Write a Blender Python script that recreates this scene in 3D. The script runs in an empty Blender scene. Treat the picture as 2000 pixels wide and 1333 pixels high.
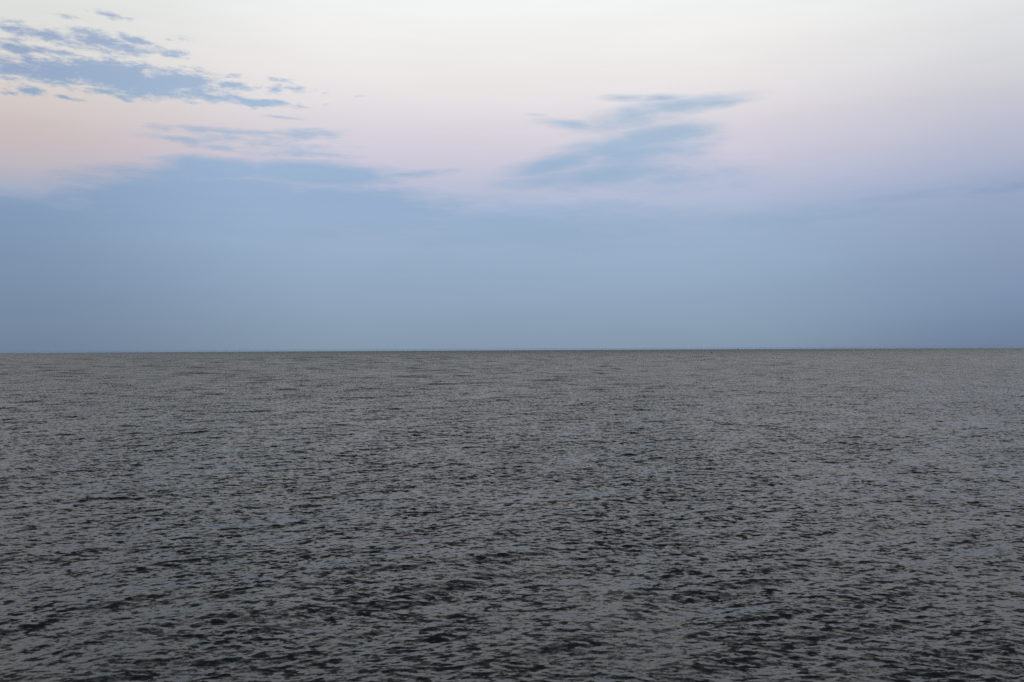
import bpy, bmesh, math
import numpy as np
from mathutils import Matrix, Vector

S = bpy.context.scene
rad = math.radians

# ------------------------------------------------------------------ camera
H = 12.5                     # eye height above the water, metres
R_EARTH = 6.371e6
F_PX = 1778.0                # 32 mm lens on a 2000 px wide frame
KS = F_PX / 2778.0
PITCH, ROLL = rad(0.468), rad(0.286)
cam_data = bpy.data.cameras.new('camera')
cam_data.lens = 32.0
cam_data.sensor_width = 36.0
cam_data.clip_start = 0.1
cam_data.clip_end = 60000.0
cam = bpy.data.objects.new('camera', cam_data)
S.collection.objects.link(cam)
ROT = Matrix.Rotation(rad(90) + PITCH, 4, 'X') @ Matrix.Rotation(-ROLL, 4, 'Z')
cam.matrix_world = Matrix.Translation((0, 0, H)) @ ROT
S.camera = cam

S.view_settings.view_transform = 'Standard'
S.view_settings.look = 'None'
S.view_settings.gamma = 1.0
S.view_settings.exposure = 0.0
S.view_settings.use_curve_mapping = False


def azel(x, y):
    """direction (azimuth, elevation in degrees) of a spot seen in the photograph"""
    d = ROT @ Vector(((x - 1000) / F_PX, (666.5 - y) / F_PX, -1.0))
    d.normalize()
    return math.degrees(math.atan2(d.x, d.y)), math.degrees(math.asin(d.z))


def lin(c):
    out = []
    for v in c:
        v /= 255.0
        out.append(v / 12.92 if v <= 0.04045 else ((v + 0.055) / 1.055) ** 2.4)
    return (*out, 1.0)


# ------------------------------------------------------------------ sky (dusk, sun below the horizon behind the camera)
W = bpy.data.worlds.new('World')
S.world = W
W.use_nodes = True
nt = W.node_tree
nt.nodes.clear()
L = nt.links.new


def node(tree, kind, **kw):
    n = tree.nodes.new(kind)
    for k, v in kw.items():
        setattr(n, k, v)
    return n


def mth(tree, op, *a, clamp=False):
    n = node(tree, 'ShaderNodeMath', operation=op, use_clamp=clamp)
    for i, v in enumerate(a):
        if isinstance(v, (int, float)):
            n.inputs[i].default_value = v
        else:
            tree.links.new(v, n.inputs[i])
    return n.outputs[0]


def mrange(tree, v, a, b, c=0.0, d=1.0, kind='SMOOTHSTEP'):
    n = node(tree, 'ShaderNodeMapRange', interpolation_type=kind)
    tree.links.new(v, n.inputs[0])
    for i, q in enumerate((a, b, c, d)):
        n.inputs[1 + i].default_value = q
    return n.outputs[0]


def mixc(tree, f, a, b, blend='MIX'):
    n = node(tree, 'ShaderNodeMix', data_type='RGBA', blend_type=blend)
    n.clamp_factor = True
    for s, v in ((n.inputs[0], f), (n.inputs[6], a), (n.inputs[7], b)):
        if isinstance(v, (int, float)):
            s.default_value = v
        elif isinstance(v, tuple):
            s.default_value = v
        else:
            tree.links.new(v, s)
    return n.outputs[2]


tc = node(nt, 'ShaderNodeTexCoord')
sep = node(nt, 'ShaderNodeSeparateXYZ')
L(tc.outputs['Generated'], sep.inputs[0])
az = mth(nt, 'MULTIPLY', mth(nt, 'ARCTAN2', sep.outputs[0], sep.outputs[1]), 180 / math.pi)
el = mth(nt, 'MULTIPLY', mth(nt, 'ARCSINE', sep.outputs[2]), 180 / math.pi)
comb = node(nt, 'ShaderNodeCombineXYZ')
L(az, comb.inputs[0]); L(el, comb.inputs[1])
P = comb.outputs[0]                       # (azimuth, elevation, 0) in degrees

EL0, EL1 = -1.0, 70.0
fac = mrange(nt, el, EL0, EL1, kind='LINEAR')


def ramp(stops):
    """stops: (elevation in degrees, sRGB colour)"""
    n = node(nt, 'ShaderNodeValToRGB')
    cr = n.color_ramp
    cr.interpolation = 'LINEAR'
    stops = sorted(stops)
    for i, (e, c) in enumerate(stops):
        p = (e - EL0) / (EL1 - EL0)
        q = cr.elements[i] if i < 2 else cr.elements.new(1.0)
        q.position = p
        q.color = lin(c)
    L(fac, n.inputs[0])
    return n.outputs[0]


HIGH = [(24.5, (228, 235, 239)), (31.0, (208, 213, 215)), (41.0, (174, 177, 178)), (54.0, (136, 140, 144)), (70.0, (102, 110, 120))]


def rows(x, pts):
    return [(azel(x, y)[1], c) for y, c in pts]


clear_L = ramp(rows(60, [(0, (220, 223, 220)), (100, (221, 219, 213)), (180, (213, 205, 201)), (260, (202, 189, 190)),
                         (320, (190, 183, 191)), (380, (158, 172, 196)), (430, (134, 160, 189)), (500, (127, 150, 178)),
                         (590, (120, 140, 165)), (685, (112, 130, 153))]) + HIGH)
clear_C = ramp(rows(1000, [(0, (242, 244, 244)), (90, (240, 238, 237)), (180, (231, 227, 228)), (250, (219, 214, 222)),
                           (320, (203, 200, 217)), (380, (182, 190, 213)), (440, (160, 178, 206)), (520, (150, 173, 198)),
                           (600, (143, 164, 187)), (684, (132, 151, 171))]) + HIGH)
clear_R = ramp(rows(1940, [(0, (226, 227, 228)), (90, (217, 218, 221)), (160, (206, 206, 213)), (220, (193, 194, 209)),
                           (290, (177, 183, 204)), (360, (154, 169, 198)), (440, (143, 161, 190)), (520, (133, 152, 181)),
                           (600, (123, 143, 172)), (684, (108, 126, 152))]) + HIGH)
cloud_C = ramp(rows(1000, [(0, (190, 203, 219)), (160, (168, 187, 212)), (230, (165, 189, 213)), (320, (151, 179, 208)),
                           (400, (149, 175, 205)), (480, (150, 174, 199)), (560, (146, 168, 191)), (684, (132, 151, 171))]))
cloud_S = ramp(rows(1000, [(0, (172, 186, 205)), (160, (150, 168, 198)), (230, (146, 167, 196)), (320, (134, 161, 194)),
                           (400, (131, 157, 188)), (480, (127, 150, 179)), (560, (122, 143, 170)), (684, (110, 128, 152))]))

fL = mrange(nt, az, -9.0, -30.0)
fR = mrange(nt, az, 11.0, 31.0)
fS = mth(nt, 'ADD', mrange(nt, az, -13.0, -31.0), mrange(nt, az, 12.0, 31.0))
clear = mixc(nt, fR, mixc(nt, fL, clear_C, clear_L), clear_R)
cloud_col = mixc(nt, fS, cloud_C, cloud_S)


# ragged edges: the cloud coordinates are pushed about by noise drawn out along the horizon
def noise(vec, scale, detail=5.0, rough=0.55, seed=0.0, dist=0.0, tree=nt):
    n = node(tree, 'ShaderNodeTexNoise', noise_dimensions='3D')
    mp = node(tree, 'ShaderNodeMapping')
    mp.inputs['Scale'].default_value = (scale[0], scale[1], 1)
    mp.inputs['Location'].default_value = (seed, seed * 1.7, seed * 0.31)
    tree.links.new(vec, mp.inputs[0])
    tree.links.new(mp.outputs[0], n.inputs['Vector'])
    n.inputs['Scale'].default_value = 1.0
    n.inputs['Detail'].default_value = detail
    n.inputs['Roughness'].default_value = rough
    n.inputs['Distortion'].default_value = dist
    return n


def vadd(a, b):
    n = node(nt, 'ShaderNodeVectorMath', operation='ADD')
    L(a, n.inputs[0]); L(b, n.inputs[1])
    return n.outputs[0]


def snoise(scale, detail, rough, seed):
    return noise(P, (scale[0] * KS, scale[1] * KS), detail, rough, seed)


def warp(vec, amt, scale, seed):
    n = noise(vec, (scale[0] * KS, scale[1] * KS), 4, 0.6, seed)
    s = node(nt, 'ShaderNodeVectorMath', operation='SUBTRACT')
    L(n.outputs['Color'], s.inputs[0]); s.inputs[1].default_value = (0.5, 0.5, 0.5)
    m = node(nt, 'ShaderNodeVectorMath', operation='MULTIPLY')
    L(s.outputs[0], m.inputs[0]); m.inputs[1].default_value = (amt[0] / KS, amt[1] / KS, 0)
    return vadd(vec, m.outputs[0])


DEG = math.degrees(1 / F_PX)


def blobs(vec, items):
    """items: (x, y, half width, half height in photo pixels, tilt in degrees, weight)"""
    tot = None
    for x, y, a, b, t, w in items:
        A, E = azel(x, y)
        mp = node(nt, 'ShaderNodeMapping', vector_type='TEXTURE')
        mp.inputs['Location'].default_value = (A, E, 0)
        mp.inputs['Rotation'].default_value = (0, 0, rad(t))
        mp.inputs['Scale'].default_value = (a * DEG, b * DEG, 1)
        L(vec, mp.inputs[0])
        g = node(nt, 'ShaderNodeTexGradient', gradient_type='SPHERICAL')
        L(mp.outputs[0], g.inputs[0])
        v = mth(nt, 'MULTIPLY', g.outputs[1], w)
        tot = v if tot is None else mth(nt, 'MAXIMUM', tot, v)
    return tot


# torn altocumulus, upper left
Pw = warp(P, (1.0, 0.30), (0.9, 2.6), 3.1)
torn = blobs(Pw, [
    (100, 72, 130, 20, -6, 1.0), (200, 84, 120, 24, -5, 1.1), (270, 80, 60, 12, -7, .9), (45, 95, 90, 18, -3, .9),
    (215, 30, 60, 9, -8, .8), (140, 35, 60, 6, -4, .55), (105, 104, 30, 9, -2, .8), (335, 108, 45, 12, 8, .75),
    (350, 78, 60, 9, 4, .5), (170, 112, 60, 10, -2, .6), (250, 104, 40, 8, -3, .5),
    (110, 140, 150, 34, -2, 1.2), (230, 150, 210, 40, -4, 1.4), (350, 160, 130, 30, -3, 1.3), (60, 178, 40, 13, 2, 1.0),
    (60, 140, 110, 28, 0, 1.0), (450, 166, 60, 12, -3, .9), (535, 174, 26, 15, 2, .75), (590, 174, 55, 12, -2, .6), (560, 158, 60, 8, 2, .45), (460, 150, 60, 8, -3, .5), (700, 190, 20, 4, 5, .2),
    (420, 190, 110, 14, -3, .9), (500, 202, 130, 11, 1, 1.15), (200, 178, 60, 11, -5, .9), (240, 192, 30, 8, -3, .8),
    (120, 188, 50, 8, -6, .7), (400, 138, 60, 9, -5, .7), (20, 180, 30, 8, -4, .7), (340, 190, 60, 10, 2, .6),
    (640, 203, 30, 6, 2, .5), (15, 130, 70, 12, 0, .7)])
n1 = snoise((1.3, 4.2), 8, 0.7, 11.0)
field = mth(nt, 'ADD', mth(nt, 'MULTIPLY', torn, 1.25), mth(nt, 'MULTIPLY', mth(nt, 'SUBTRACT', n1.outputs[0], 0.5), 3.1))
m_torn = mth(nt, 'MULTIPLY', mrange(nt, field, 0.12, 1.15), mrange(nt, torn, 0.0, 0.2))

# thin wisps left of centre
wisp = blobs(warp(P, (1.2, 0.22), (0.7, 2.4), 7.7), [
    (440, 258, 190, 12, -1, .8), (480, 275, 260, 26, 0, .5), (600, 262, 100, 16, 3, 1.05), (580, 300, 170, 14, 0, .6), (350, 272, 80, 10, -5, .9), (420, 288, 70, 9, -2, .9),
    (560, 230, 60, 5, -1, .7), (590, 300, 110, 10, 0, .75), (520, 278, 60, 6, 2, .5), (690, 287, 40, 5, 0, .45),
    (1130, 190, 0.1, 0.1, 0, 0)])
n2 = snoise((1.0, 4.4), 8, 0.68, 23.0)
field = mth(nt, 'ADD', wisp, mth(nt, 'MULTIPLY', mth(nt, 'SUBTRACT', n2.outputs[0], 0.5), 2.4))
m_wisp = mth(nt, 'MULTIPLY', mth(nt, 'MULTIPLY', mrange(nt, field, -0.1, 1.0), mrange(nt, wisp, 0.0, 0.3)), 0.72)

# the long cloud right of centre, rising to the right
Pw = warp(P, (0.7, 0.20), (0.5, 1.8), 15.3)
long_ = blobs(Pw, [
    (1215, 192, 70, 11, -3, .9), (1300, 192, 90, 12, 0, 1.0), (1340, 206, 180, 24, 5, 1.1), (1240, 228, 170, 34, 10, 1.0),
    (1400, 203, 110, 12, 4, 1.1), (1115, 243, 100, 15, -5, 1.0), (1045, 224, 40, 5, -3, .5),
    (1290, 264, 150, 28, 3, 1.5), (1210, 285, 230, 40, 11, 1.2), (1110, 315, 200, 32, 11, 1.2), (1240, 300, 220, 50, 6, 1.1),
    (1190, 340, 260, 42, 3, 1.1), (1060, 355, 150, 26, 2, .9), (1300, 350, 260, 46, 0, .7)])
n3 = snoise((0.7, 2.6), 8, 0.62, 31.0)
field = mth(nt, 'ADD', long_, mth(nt, 'MULTIPLY', mth(nt, 'SUBTRACT', n3.outputs[0], 0.5), 1.1))
m_long = mth(nt, 'MULTIPLY', mth(nt, 'MULTIPLY', mrange(nt, field, -0.05, 1.1), mrange(nt, long_, 0.0, 0.3)), 0.88)

# the broad bank that rests on the haze
Pw = warp(P, (1.0, 0.25), (0.45, 1.6), 41.9)
bank = blobs(Pw, [
    (430, 410, 360, 104, 0, 2.2), (610, 340, 230, 34, 0, 1.8), (300, 358, 210, 26, 4, 1.1), (430, 332, 180, 34, 0, 1.7),
    (690, 410, 330, 70, -4, 1.8), (790, 341, 150, 12, 4, .95), (700, 356, 120, 10, 4, .6), (0, 450, 330, 84, 0, 2.0), (120, 388, 200, 34, 4, .8),
    (1020, 445, 460, 76, 0, 1.2), (860, 400, 230, 36, -3, .75), (1750, 388, 280, 20, 5, .5), (1930, 372, 170, 18, 3, .55), (1450, 440, 420, 44, 3, .7)])
n4 = snoise((0.55, 2.6), 8, 0.64, 53.0)
field = mth(nt, 'ADD', bank, mth(nt, 'MULTIPLY', mth(nt, 'SUBTRACT', n4.outputs[0], 0.5), 1.6))
m_bank = mth(nt, 'MULTIPLY', mth(nt, 'MULTIPLY', mrange(nt, field, 0.0, 1.15), mrange(nt, bank, 0.0, 0.35)), 0.93)

mask = mth(nt, 'MAXIMUM', mth(nt, 'MAXIMUM', m_torn, m_wisp), mth(nt, 'MAXIMUM', m_long, m_bank), clamp=True)
sky_col = mixc(nt, mask, clear, cloud_col)

# faint unevenness of the dusk air, drawn out along the horizon
n5 = snoise((0.12, 0.9), 5, 0.6, 61.0)
v = mrange(nt, n5.outputs[0], 0.3, 0.7, 0.975, 1.02, 'LINEAR')
vm = node(nt, 'ShaderNodeVectorMath', operation='SCALE')
L(sky_col, vm.inputs[0]); L(v, vm.inputs['Scale'])

# the physical twilight sky adds a little on top
nish = node(nt, 'ShaderNodeTexSky', sky_type='NISHITA')
nish.sun_disc = False
nish.sun_elevation = rad(-1.0)
nish.sun_rotation = rad(200)
bg1 = node(nt, 'ShaderNodeBackground'); L(vm.outputs[0], bg1.inputs[0]); bg1.inputs[1].default_value = 1.0
bg2 = node(nt, 'ShaderNodeBackground'); L(nish.outputs[0], bg2.inputs[0]); bg2.inputs[1].default_value = 0.008
add = node(nt, 'ShaderNodeAddShader'); L(bg1.outputs[0], add.inputs[0]); L(bg2.outputs[0], add.inputs[1])
out = node(nt, 'ShaderNodeOutputWorld'); L(add.outputs[0], out.inputs[0])

W.cycles.sampling_method = 'NONE'          # nothing small and bright in this sky to aim for
S.cycles.max_bounces = 3
S.cycles.diffuse_bounces = 1
S.cycles.glossy_bounces = 2
S.cycles.volume_bounces = 1
S.cycles.use_denoising = False

# ------------------------------------------------------------------ the sea: spectral waves on a polar mesh round the viewpoint
rng = np.random.default_rng(7)
N = 1024


def wave_tile(lam, wind_deg, spread):
    """one octave of wind waves with mean wavelength lam: height, x and y shift, all scaled to unit slope rms"""
    T = lam * 36.0
    k1 = 2 * np.pi * np.fft.fftfreq(N, T / N)
    kx, ky = np.meshgrid(k1, k1, indexing='ij')
    k = np.hypot(kx, ky); k[0, 0] = 1
    o = np.log2(k * lam / (2 * np.pi))
    win = np.exp(-0.5 * (o / 0.42) ** 2)
    wd = rad(wind_deg)
    c = (kx * math.cos(wd) + ky * math.sin(wd)) / k
    dirw = np.where(c > 0, np.abs(c) ** spread, 0.02)
    amp = win * np.sqrt(dirw) / k ** 2
    amp[0, 0] = 0
    s = amp * (rng.normal(size=k.shape) + 1j * rng.normal(size=k.shape))
    h = np.fft.ifft2(s).real
    dx = np.fft.ifft2(-1j * kx / k * s).real
    dy = np.fft.ifft2(-1j * ky / k * s).real
    sl = np.sqrt(np.mean(np.fft.ifft2(1j * kx * s).real ** 2 + np.fft.ifft2(1j * ky * s).real ** 2))
    return T, np.stack([h, dx, dy], -1).astype(np.float32) / sl


def sample(tile, T, x, y):
    u = (x / T * N) % N
    v = (y / T * N) % N
    i = np.floor(u).astype(np.int64); j = np.floor(v).astype(np.int64)
    fu = (u - i).astype(np.float32)[:, None]; fv = (v - j).astype(np.float32)[:, None]
    i %= N; j %= N; i2 = (i + 1) % N; j2 = (j + 1) % N
    return (tile[i, j] * (1 - fu) * (1 - fv) + tile[i2, j] * fu * (1 - fv)
            + tile[i, j2] * (1 - fu) * fv + tile[i2, j2] * fu * fv)


# columns: fine across the view and its margins, coarse elsewhere
DTH = 0.00175
half = rad(30.6)
fine = np.arange(-half, half, DTH)
side = [half]
st = DTH
while side[-1] < math.pi - 0.03:
    st = min(st * 1.12, 0.05)
    side.append(side[-1] + st)
side = np.array(side); side = side[side < math.pi - 0.02]
theta = np.concatenate([-side[::-1], fine[1:], side])          # 0 = looking along +Y
rr = [1.0]
while rr[-1] < 16: rr.append(rr[-1] + max(0.15, rr[-1] * 0.02))
while rr[-1] < 14000:
    rr.append(rr[-1] * (1.0020 if rr[-1] < 150 else 1.0030 if rr[-1] < 1500 else 1.0075))
rr = np.array(rr)
nc, nr = len(theta), len(rr)
TH, RR = np.meshgrid(theta, rr)                                  # rows = radii
X = (RR * np.sin(TH)).ravel(); Y = (RR * np.cos(TH)).ravel()
RRf = RR.ravel()
cs = np.gradient(theta)
CS = np.broadcast_to(cs, RR.shape).ravel()
rs = np.gradient(rr)
RS = np.repeat(rs, nc)
spacing = np.maximum(RRf * CS, RS)                               # the coarser of the two sample steps

BANDS = [  # wavelength, slope rms, wind direction, spread
    (0.22, 0.080, -96, 1.0), (0.40, 0.088, -84, 1.2), (0.75, 0.068, -102, 1.2), (1.35, 0.047, -86, 1.8), (2.6, 0.034, -97, 4),
    (5.0, 0.032, -88, 6), (9.5, 0.020, -93, 8), (19.0, 0.013, -90, 10), (38.0, 0.009, -92, 12), (76.0, 0.006, -92, 12)]
TARGET = 0.10                                                    # slope rms the mesh should carry far out
w = []
for lam, sl, wd, sp in BANDS:
    q = lam / spacing
    w.append(sl * np.clip((q - 2.6) / 3.0, 0, 1).astype(np.float32))
w = np.array(w)
var = (w ** 2).sum(0)
# beyond the reach of the short waves the longest resolved octaves carry the steepness
gain = np.ones_like(w)
for b, (lam, sl, wd, sp) in enumerate(BANDS):
    q = lam / spacing
    g = np.exp(-0.5 * (np.log2(np.maximum(q, 1e-3) / 8.0) / 1.0) ** 2) * np.clip((q - 2.6) / 3.0, 0, 1)
    need = np.sqrt(np.clip(TARGET ** 2 - var, 0, None))
    w[b] = np.sqrt(w[b] ** 2 + (need * g * 0.62) ** 2) if lam > 1.0 else w[b]
w[:, (np.abs(np.arctan2(X, Y)) > half + 0.4)] *= 0.5

# wave groups and gust patches (smooth fields that make clusters of steep water and slicker gaps)
def lowpass(lam):
    T = lam * 30.0
    k1 = np.fft.fftfreq(512, T / 512)
    kx, ky = np.meshgrid(k1, k1, indexing='ij')
    s = np.exp(-(np.hypot(kx * 0.5, ky) * lam) ** 2 * 1.2)
    f = np.fft.ifft2(s * (rng.normal(size=s.shape) + 1j * rng.normal(size=s.shape))).real
    f /= f.std()
    return T, f.astype(np.float32)


def sample1(T, f, x, y):
    n = f.shape[0]
    u = (x / T * n) % n; v = (y / T * n) % n
    i = np.floor(u).astype(np.int64); j = np.floor(v).astype(np.int64)
    fu = u - i; fv = v - j
    i %= n; j %= n; i2 = (i + 1) % n; j2 = (j + 1) % n
    return f[i, j] * (1 - fu) * (1 - fv) + f[i2, j] * fu * (1 - fv) + f[i, j2] * (1 - fu) * fv + f[i2, j2] * fu * fv


groups = 0.55 * sample1(*lowpass(4.0), X, Y) + 0.45 * sample1(*lowpass(17.0), X, Y) + 0.15 * sample1(*lowpass(90.0), X, Y)
gmod = np.clip(1.0 + 0.25 * groups, 0.55, 1.7).astype(np.float32)

# far out, past the mesh's reach, the wave faces are averaged into a gentler chop with a lean
calm = np.clip((np.log(RRf) - math.log(800.0)) / (math.log(4500.0) - math.log(800.0)), 0, 1)
calm = (calm * calm * (3 - 2 * calm)).astype(np.float32)
gmod = gmod * (1 - 0.5 * calm)
w = w * (1 - 0.6 * calm)

disp = np.zeros((X.size, 3), np.float32)
for b, (lam, sl, wd, sp) in enumerate(BANDS):
    T, tile = wave_tile(lam, wd, sp)
    a = rad(7.0 * b + 3)                                         # each tile laid at its own angle so that no repeat lines up
    xr = X * math.cos(a) + Y * math.sin(a); yr = -X * math.sin(a) + Y * math.cos(a)
    act = w[b] > 1e-4
    idx = np.nonzero(act)[0]
    if idx.size == 0: continue
    d = sample(tile, T, xr[idx], yr[idx])
    ww = w[b][idx] * (np.maximum(gmod[idx], 0.5) if lam < 4 else 1.0)
    chop = 1.15
    ddx = d[:, 1] * math.cos(a) - d[:, 2] * math.sin(a)
    ddy = d[:, 1] * math.sin(a) + d[:, 2] * math.cos(a)
    disp[idx, 0] += ww * ddx * -chop
    disp[idx, 1] += ww * ddy * -chop
    disp[idx, 2] += ww * d[:, 0]
    if lam < 4:
        disp[idx, 1] -= 1.8 * ww * d[:, 0]                       # crests lean shoreward: steep fronts, long backs

co = np.empty((X.size + 1, 3), np.float32)
co[:-1, 0] = X + disp[:, 0]
co[:-1, 1] = Y + disp[:, 1]
co[:-1, 2] = disp[:, 2] - RRf ** 2 / (2 * R_EARTH)               # the sea falls away with the curve of the earth
co[-1] = (0, 0, 0)
r_i = np.arange(nr - 1)[:, None]; c_i = np.arange(nc)[None, :]
c_n = (c_i + 1) % nc
a0 = r_i * nc + c_i; a1 = r_i * nc + c_n; b1 = (r_i + 1) * nc + c_n; b0 = (r_i + 1) * nc + c_i
quads = np.stack([a0, b0, b1, a1], -1).reshape(-1, 4)
ci = np.arange(nc)
tris = np.stack([np.full(nc, X.size), ci, (ci + 1) % nc], -1)
loops = np.concatenate([quads.ravel(), tris.ravel()]).astype(np.int32)
starts = np.concatenate([np.arange(len(quads)) * 4, len(quads) * 4 + np.arange(nc) * 3]).astype(np.int32)
me = bpy.data.meshes.new('sea')
me.vertices.add(len(co)); me.vertices.foreach_set('co', co.ravel())
me.loops.add(len(loops)); me.loops.foreach_set('vertex_index', loops)
me.polygons.add(len(starts)); me.polygons.foreach_set('loop_start', starts)
me.update(calc_edges=True)
me.polygons.foreach_set('use_smooth', np.ones(len(starts), bool))
sea = bpy.data.objects.new('sea', me)
S.collection.objects.link(sea)
total = math.sqrt(sum(b[1] ** 2 for b in BANDS))
miss = np.sqrt(np.clip(total ** 2 - (w ** 2).sum(0) * 1.0, 0, None)) / total
att = me.attributes.new('ripple', 'FLOAT', 'POINT')              # how much of the short chop the mesh is too coarse to hold
att.data.foreach_set('value', np.append(miss * gmod, 0).astype(np.float32))
att = me.attributes.new('lean', 'FLOAT', 'POINT')                # far out only the faces turned to the shore are seen past the crests
att.data.foreach_set('value', np.append(0.010 + 0.075 * np.clip((np.log(RRf) - math.log(60.0)) / math.log(10.0), 0, 1) + 0.15 * calm, 0).astype(np.float32))
sea['kind'] = 'structure'
sea['label'] = 'choppy dark grey open sea reaching to the horizon'

# water: a dark body under a clear reflecting skin; the finest ripples are facets in the normal
m = bpy.data.materials.new('sea_water')
m.use_nodes = True
t = m.node_tree
bs = t.nodes['Principled BSDF']
bs.inputs['Base Color'].default_value = (0.0085, 0.0110, 0.0120, 1)
bs.inputs['Roughness'].default_value = 0.12
bs.inputs['IOR'].default_value = 1.333
geo = node(t, 'ShaderNodeNewGeometry')


rip = node(t, 'ShaderNodeAttribute', attribute_name='ripple')


def chop_layer(scale, amp, seed, detail=3.0):
    """short wind chop: gentle backs and rarer steep fronts that face the shore (-Y)"""
    n = noise(geo.outputs['Position'], scale, detail, 0.55, seed, tree=t)
    sc = node(t, 'ShaderNodeSeparateColor')
    t.links.new(n.outputs['Color'], sc.inputs[0])
    front = mrange(t, sc.outputs[0], 0.54, 0.63, 0.0, 1.0, 'LINEAR')
    back = mth(t, 'SUBTRACT', sc.outputs[1], 0.56)
    y = mth(t, 'SUBTRACT', mth(t, 'MULTIPLY', back, amp * 0.7), mth(t, 'MULTIPLY', front, amp))
    x = mth(t, 'MULTIPLY', mth(t, 'SUBTRACT', sc.outputs[2], 0.5), amp * 1.6)
    c = node(t, 'ShaderNodeCombineXYZ')
    t.links.new(x, c.inputs[0]); t.links.new(y, c.inputs[1])
    return c.outputs[0]


lean = node(t, 'ShaderNodeAttribute', attribute_name='lean')
lv = node(t, 'ShaderNodeCombineXYZ')
t.links.new(mth(t, 'MULTIPLY', lean.outputs['Fac'], -1.0), lv.inputs[1])
la = node(t, 'ShaderNodeVectorMath', operation='ADD')
t.links.new(geo.outputs['Normal'], la.inputs[0]); t.links.new(lv.outputs[0], la.inputs[1])
cur = la.outputs[0]
for sc_, am, sd, lod in (((1.4, 1.9), 0.52, 2.0, True), ((3.4, 5.2), 0.42, 5.0, True), ((8.0, 14.0), 0.12, 9.0, False)):
    f = chop_layer(sc_, am, sd)
    if lod:
        q = node(t, 'ShaderNodeVectorMath', operation='SCALE')
        t.links.new(f, q.inputs[0]); t.links.new(rip.outputs['Fac'], q.inputs['Scale'])
        f = q.outputs[0]
    ad = node(t, 'ShaderNodeVectorMath', operation='ADD')
    t.links.new(cur, ad.inputs[0]); t.links.new(f, ad.inputs[1])
    cur = ad.outputs[0]
nm = node(t, 'ShaderNodeVectorMath', operation='NORMALIZE')
t.links.new(cur, nm.inputs[0])
t.links.new(nm.outputs[0], bs.inputs['Normal'])
me.materials.append(m)


# ------------------------------------------------------------------ small things on the water
def flat_mat(name, col, rough=0.6, streak=0.25):
    mm = bpy.data.materials.new(name)
    mm.use_nodes = True
    tt = mm.node_tree
    b = tt.nodes['Principled BSDF']
    b.inputs['Roughness'].default_value = rough
    g = node(tt, 'ShaderNodeNewGeometry')
    n = noise(g.outputs['Position'], (2, 2), 4, 0.6, 1.0, tree=tt)
    c = mixc(tt, n.outputs[0], (*[q * (1 - streak) for q in col], 1.0), (*[q * (1 + streak) for q in col], 1.0))
    tt.links.new(c, b.inputs['Base Color'])
    return mm


M_hull = flat_mat('hull_paint', (0.02, 0.026, 0.04))
M_house = flat_mat('cabin_paint', (0.03, 0.035, 0.05))
M_glass = flat_mat('cabin_glass', (0.02, 0.02, 0.03), 0.15)
M_spar = flat_mat('spar_metal', (0.06, 0.07, 0.09), 0.4)
M_buoy = flat_mat('buoy_plastic', (0.010, 0.012, 0.014), 0.85)


def obj(name, bm, mat, parent=None, smooth=False):
    mm = bpy.data.meshes.new(name)
    bmesh.ops.recalc_face_normals(bm, faces=bm.faces)
    bm.to_mesh(mm); bm.free()
    if smooth:
        for p in mm.polygons: p.use_smooth = True
    mm.materials.append(mat)
    o = bpy.data.objects.new(name, mm)
    S.collection.objects.link(o)
    o.parent = parent
    return o


def box(bm, x0, x1, y0, y1, z0, z1, bevel=0.0, taper=1.0):
    vs = []
    for z, k in ((z0, 1.0), (z1, taper)):
        cx, cy = (x0 + x1) / 2, (y0 + y1) / 2
        for x, y in ((x0, y0), (x1, y0), (x1, y1), (x0, y1)):
            vs.append(bm.verts.new((cx + (x - cx) * k, cy + (y - cy) * k, z)))
    fs = [bm.faces.new([vs[i] for i in f]) for f in ((3, 2, 1, 0), (4, 5, 6, 7), (0, 1, 5, 4), (1, 2, 6, 5), (2, 3, 7, 6), (3, 0, 4, 7))]
    if bevel:
        bmesh.ops.bevel(bm, geom=list({e for f in fs for e in f.edges}), offset=bevel, segments=2, affect='EDGES')


def tube(bm, p, q, r0, r1, n=10):
    p, q = Vector(p), Vector(q)
    d = (q - p).normalized()
    u = d.orthogonal().normalized(); v = d.cross(u)
    rings = []
    for c, r in ((p, r0), (q, r1)):
        rings.append([bm.verts.new(c + (u * math.cos(2 * math.pi * i / n) + v * math.sin(2 * math.pi * i / n)) * r) for i in range(n)])
    for i in range(n):
        bm.faces.new((rings[0][i], rings[0][(i + 1) % n], rings[1][(i + 1) % n], rings[1][i]))
    bm.faces.new(rings[0][::-1]); bm.faces.new(rings[1])


def spot(x, dist, z=0.0):
    A = rad(azel(x, 681)[0])
    return (dist * math.sin(A), dist * math.cos(A), z - dist ** 2 / (2 * R_EARTH))


# fishing boat on the horizon
boat = bpy.data.objects.new('fishing_boat', None)
S.collection.objects.link(boat)
boat.location = spot(1441.5, 8200, 0.3)
boat.rotation_euler = (0, 0, rad(48))
boat.scale = (2.0,) * 3
boat['label'] = 'tiny dark boat standing on the horizon line right of the middle'
boat['category'] = 'boat'
bm = bmesh.new()
st_ = []
for i in range(13):                                  # hull lofted from cross sections, bow towards +X
    u = i / 12
    x = -5.0 + 10.0 * u
    wdt = 1.7 * (1 - max(0, (u - 0.45) / 0.55) ** 2.2) * (0.86 + 0.14 * min(1, u / 0.25)) + 0.04
    sheer = 1.25 + 0.9 * max(0, u - 0.3) ** 1.5
    keel = -0.7 + 0.7 * max(0, (u - 0.8) / 0.2) ** 2
    prof = [(-wdt, sheer), (-wdt * 0.94, 0.4), (-wdt * 0.6, -0.25), (0, keel), (wdt * 0.6, -0.25), (wdt * 0.94, 0.4), (wdt, sheer)]
    st_.append([bm.verts.new((x + (0.7 * (z / sheer) if u > 0.9 else 0), y, z)) for y, z in prof])
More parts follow.
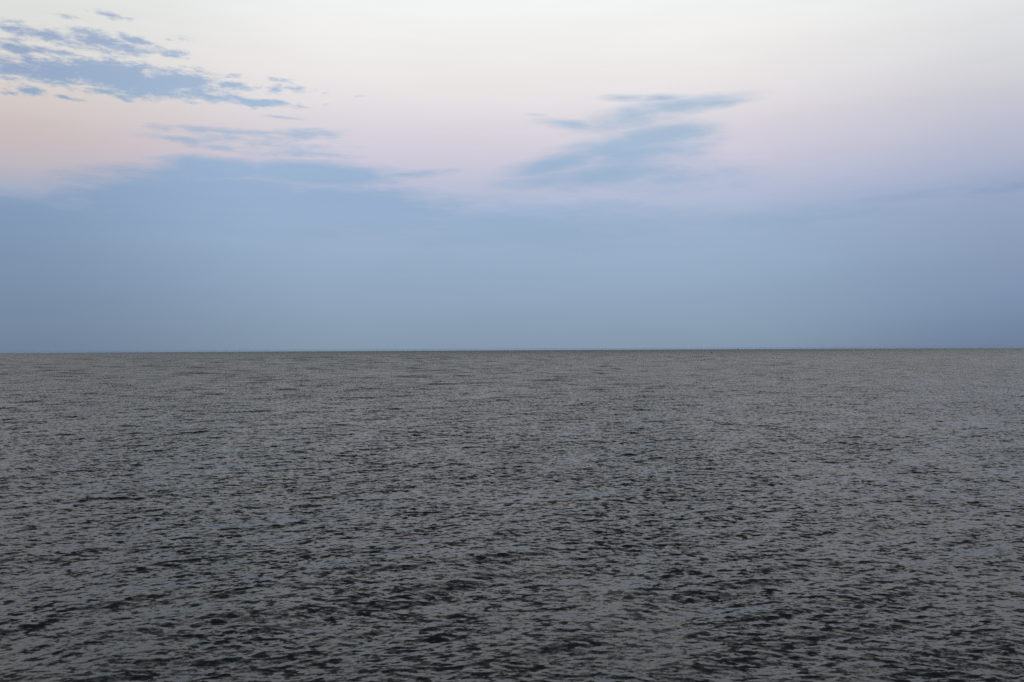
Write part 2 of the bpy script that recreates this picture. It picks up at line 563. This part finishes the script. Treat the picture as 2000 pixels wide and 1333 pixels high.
for a, b in zip(st_, st_[1:]):
    for j in range(6):
        bm.faces.new((a[j], b[j], b[j + 1], a[j + 1]))
    bm.faces.new((a[0], a[6], b[6], b[0]))
bm.faces.new(st_[0]); bm.faces.new(st_[-1][::-1])
obj('hull', bm, M_hull, boat)
bm = bmesh.new(); box(bm, -1.7, 2.3, -1.25, 1.25, 1.2, 3.6, 0.06, 0.93)
cabin = obj('cabin', bm, M_house, boat)
bm = bmesh.new(); box(bm, -1.1, 2.5, -1.25, 1.25, 3.6, 3.75, 0.03)
obj('roof', bm, M_hull, cabin)
for y in (-1.1, 1.1):
    for x in (-0.3, 0.6, 1.5):
        bm = bmesh.new(); box(bm, x - 0.33, x + 0.33, y - 0.06, y + 0.06, 2.5, 3.2, 0.02)
        obj('window', bm, M_glass, cabin)
bm = bmesh.new(); tube(bm, (-0.5, 0, 3.7), (-0.5, 0, 7.6), 0.16, 0.08)
mast = obj('mast', bm, M_spar, boat)
bm = bmesh.new(); tube(bm, (-0.5, 0, 4.4), (-4.4, 0, 5.6), 0.10, 0.07)
obj('boom', bm, M_spar, mast)
bm = bmesh.new()
box(bm, -1.0, 0.0, -0.35, 0.35, 5.9, 6.15, 0.04)
obj('radar', bm, M_house, mast)

# dark float lying nearer, left of the boat
buoy = bpy.data.objects.new('mooring_buoy', None)
S.collection.objects.link(buoy)
buoy.location = spot(1389.5, 1970, 1.0)
buoy.scale = (1.9,) * 3
buoy['label'] = 'tiny black float on the water just below the horizon, left of the boat'
buoy['category'] = 'buoy'
bm = bmesh.new()
prof = [(0.0, -0.5), (0.55, -0.48), (0.82, -0.25), (0.95, 0.05), (0.92, 0.35), (0.7, 0.6), (0.35, 0.72), (0.0, 0.75)]
rings = []
for r, z in prof:
    rings.append([bm.verts.new((r * math.cos(2 * math.pi * i / 20), r * math.sin(2 * math.pi * i / 20), z)) for i in range(20)] if r > 0 else [bm.verts.new((0, 0, z))])
for a, b in zip(rings, rings[1:]):
    for i in range(20):
        j = (i + 1) % 20
        if len(a) == 1: bm.faces.new((a[0], b[j], b[i]))
        elif len(b) == 1: bm.faces.new((a[i], a[j], b[0]))
        else: bm.faces.new((a[i], a[j], b[j], b[i]))
obj('float_body', bm, M_buoy, buoy, True)
bm = bmesh.new()
tube(bm, (0, -0.12, 0.72), (0, -0.12, 0.95), 0.03, 0.03); tube(bm, (0, 0.12, 0.72), (0, 0.12, 0.95), 0.03, 0.03)
tube(bm, (0, -0.15, 0.95), (0, 0.15, 0.95), 0.03, 0.03)
obj('lifting_eye', bm, M_spar, buoy)
# ------------------------------------------------------------------ blue dusk haze over the water
bm = bmesh.new()
box(bm, -15500, 15500, -15500, 15500, -24, 13.0)
hz = bpy.data.materials.new('haze_air')
hz.use_nodes = True
ht = hz.node_tree
ht.nodes.clear()
pv = node(ht, 'ShaderNodeVolumePrincipled')
pv.inputs['Color'].default_value = (0.50, 0.74, 1.0, 1)
pv.inputs['Density'].default_value = 0.000022
pv.inputs['Anisotropy'].default_value = 0.0
ho = node(ht, 'ShaderNodeOutputMaterial')
ht.links.new(pv.outputs[0], ho.inputs['Volume'])
haze = obj('haze', bm, hz)
haze['kind'] = 'stuff'
haze['label'] = 'thin blue dusk haze lying over the far water'
print('sea quads', len(quads), 'cols', nc, 'rows', nr)
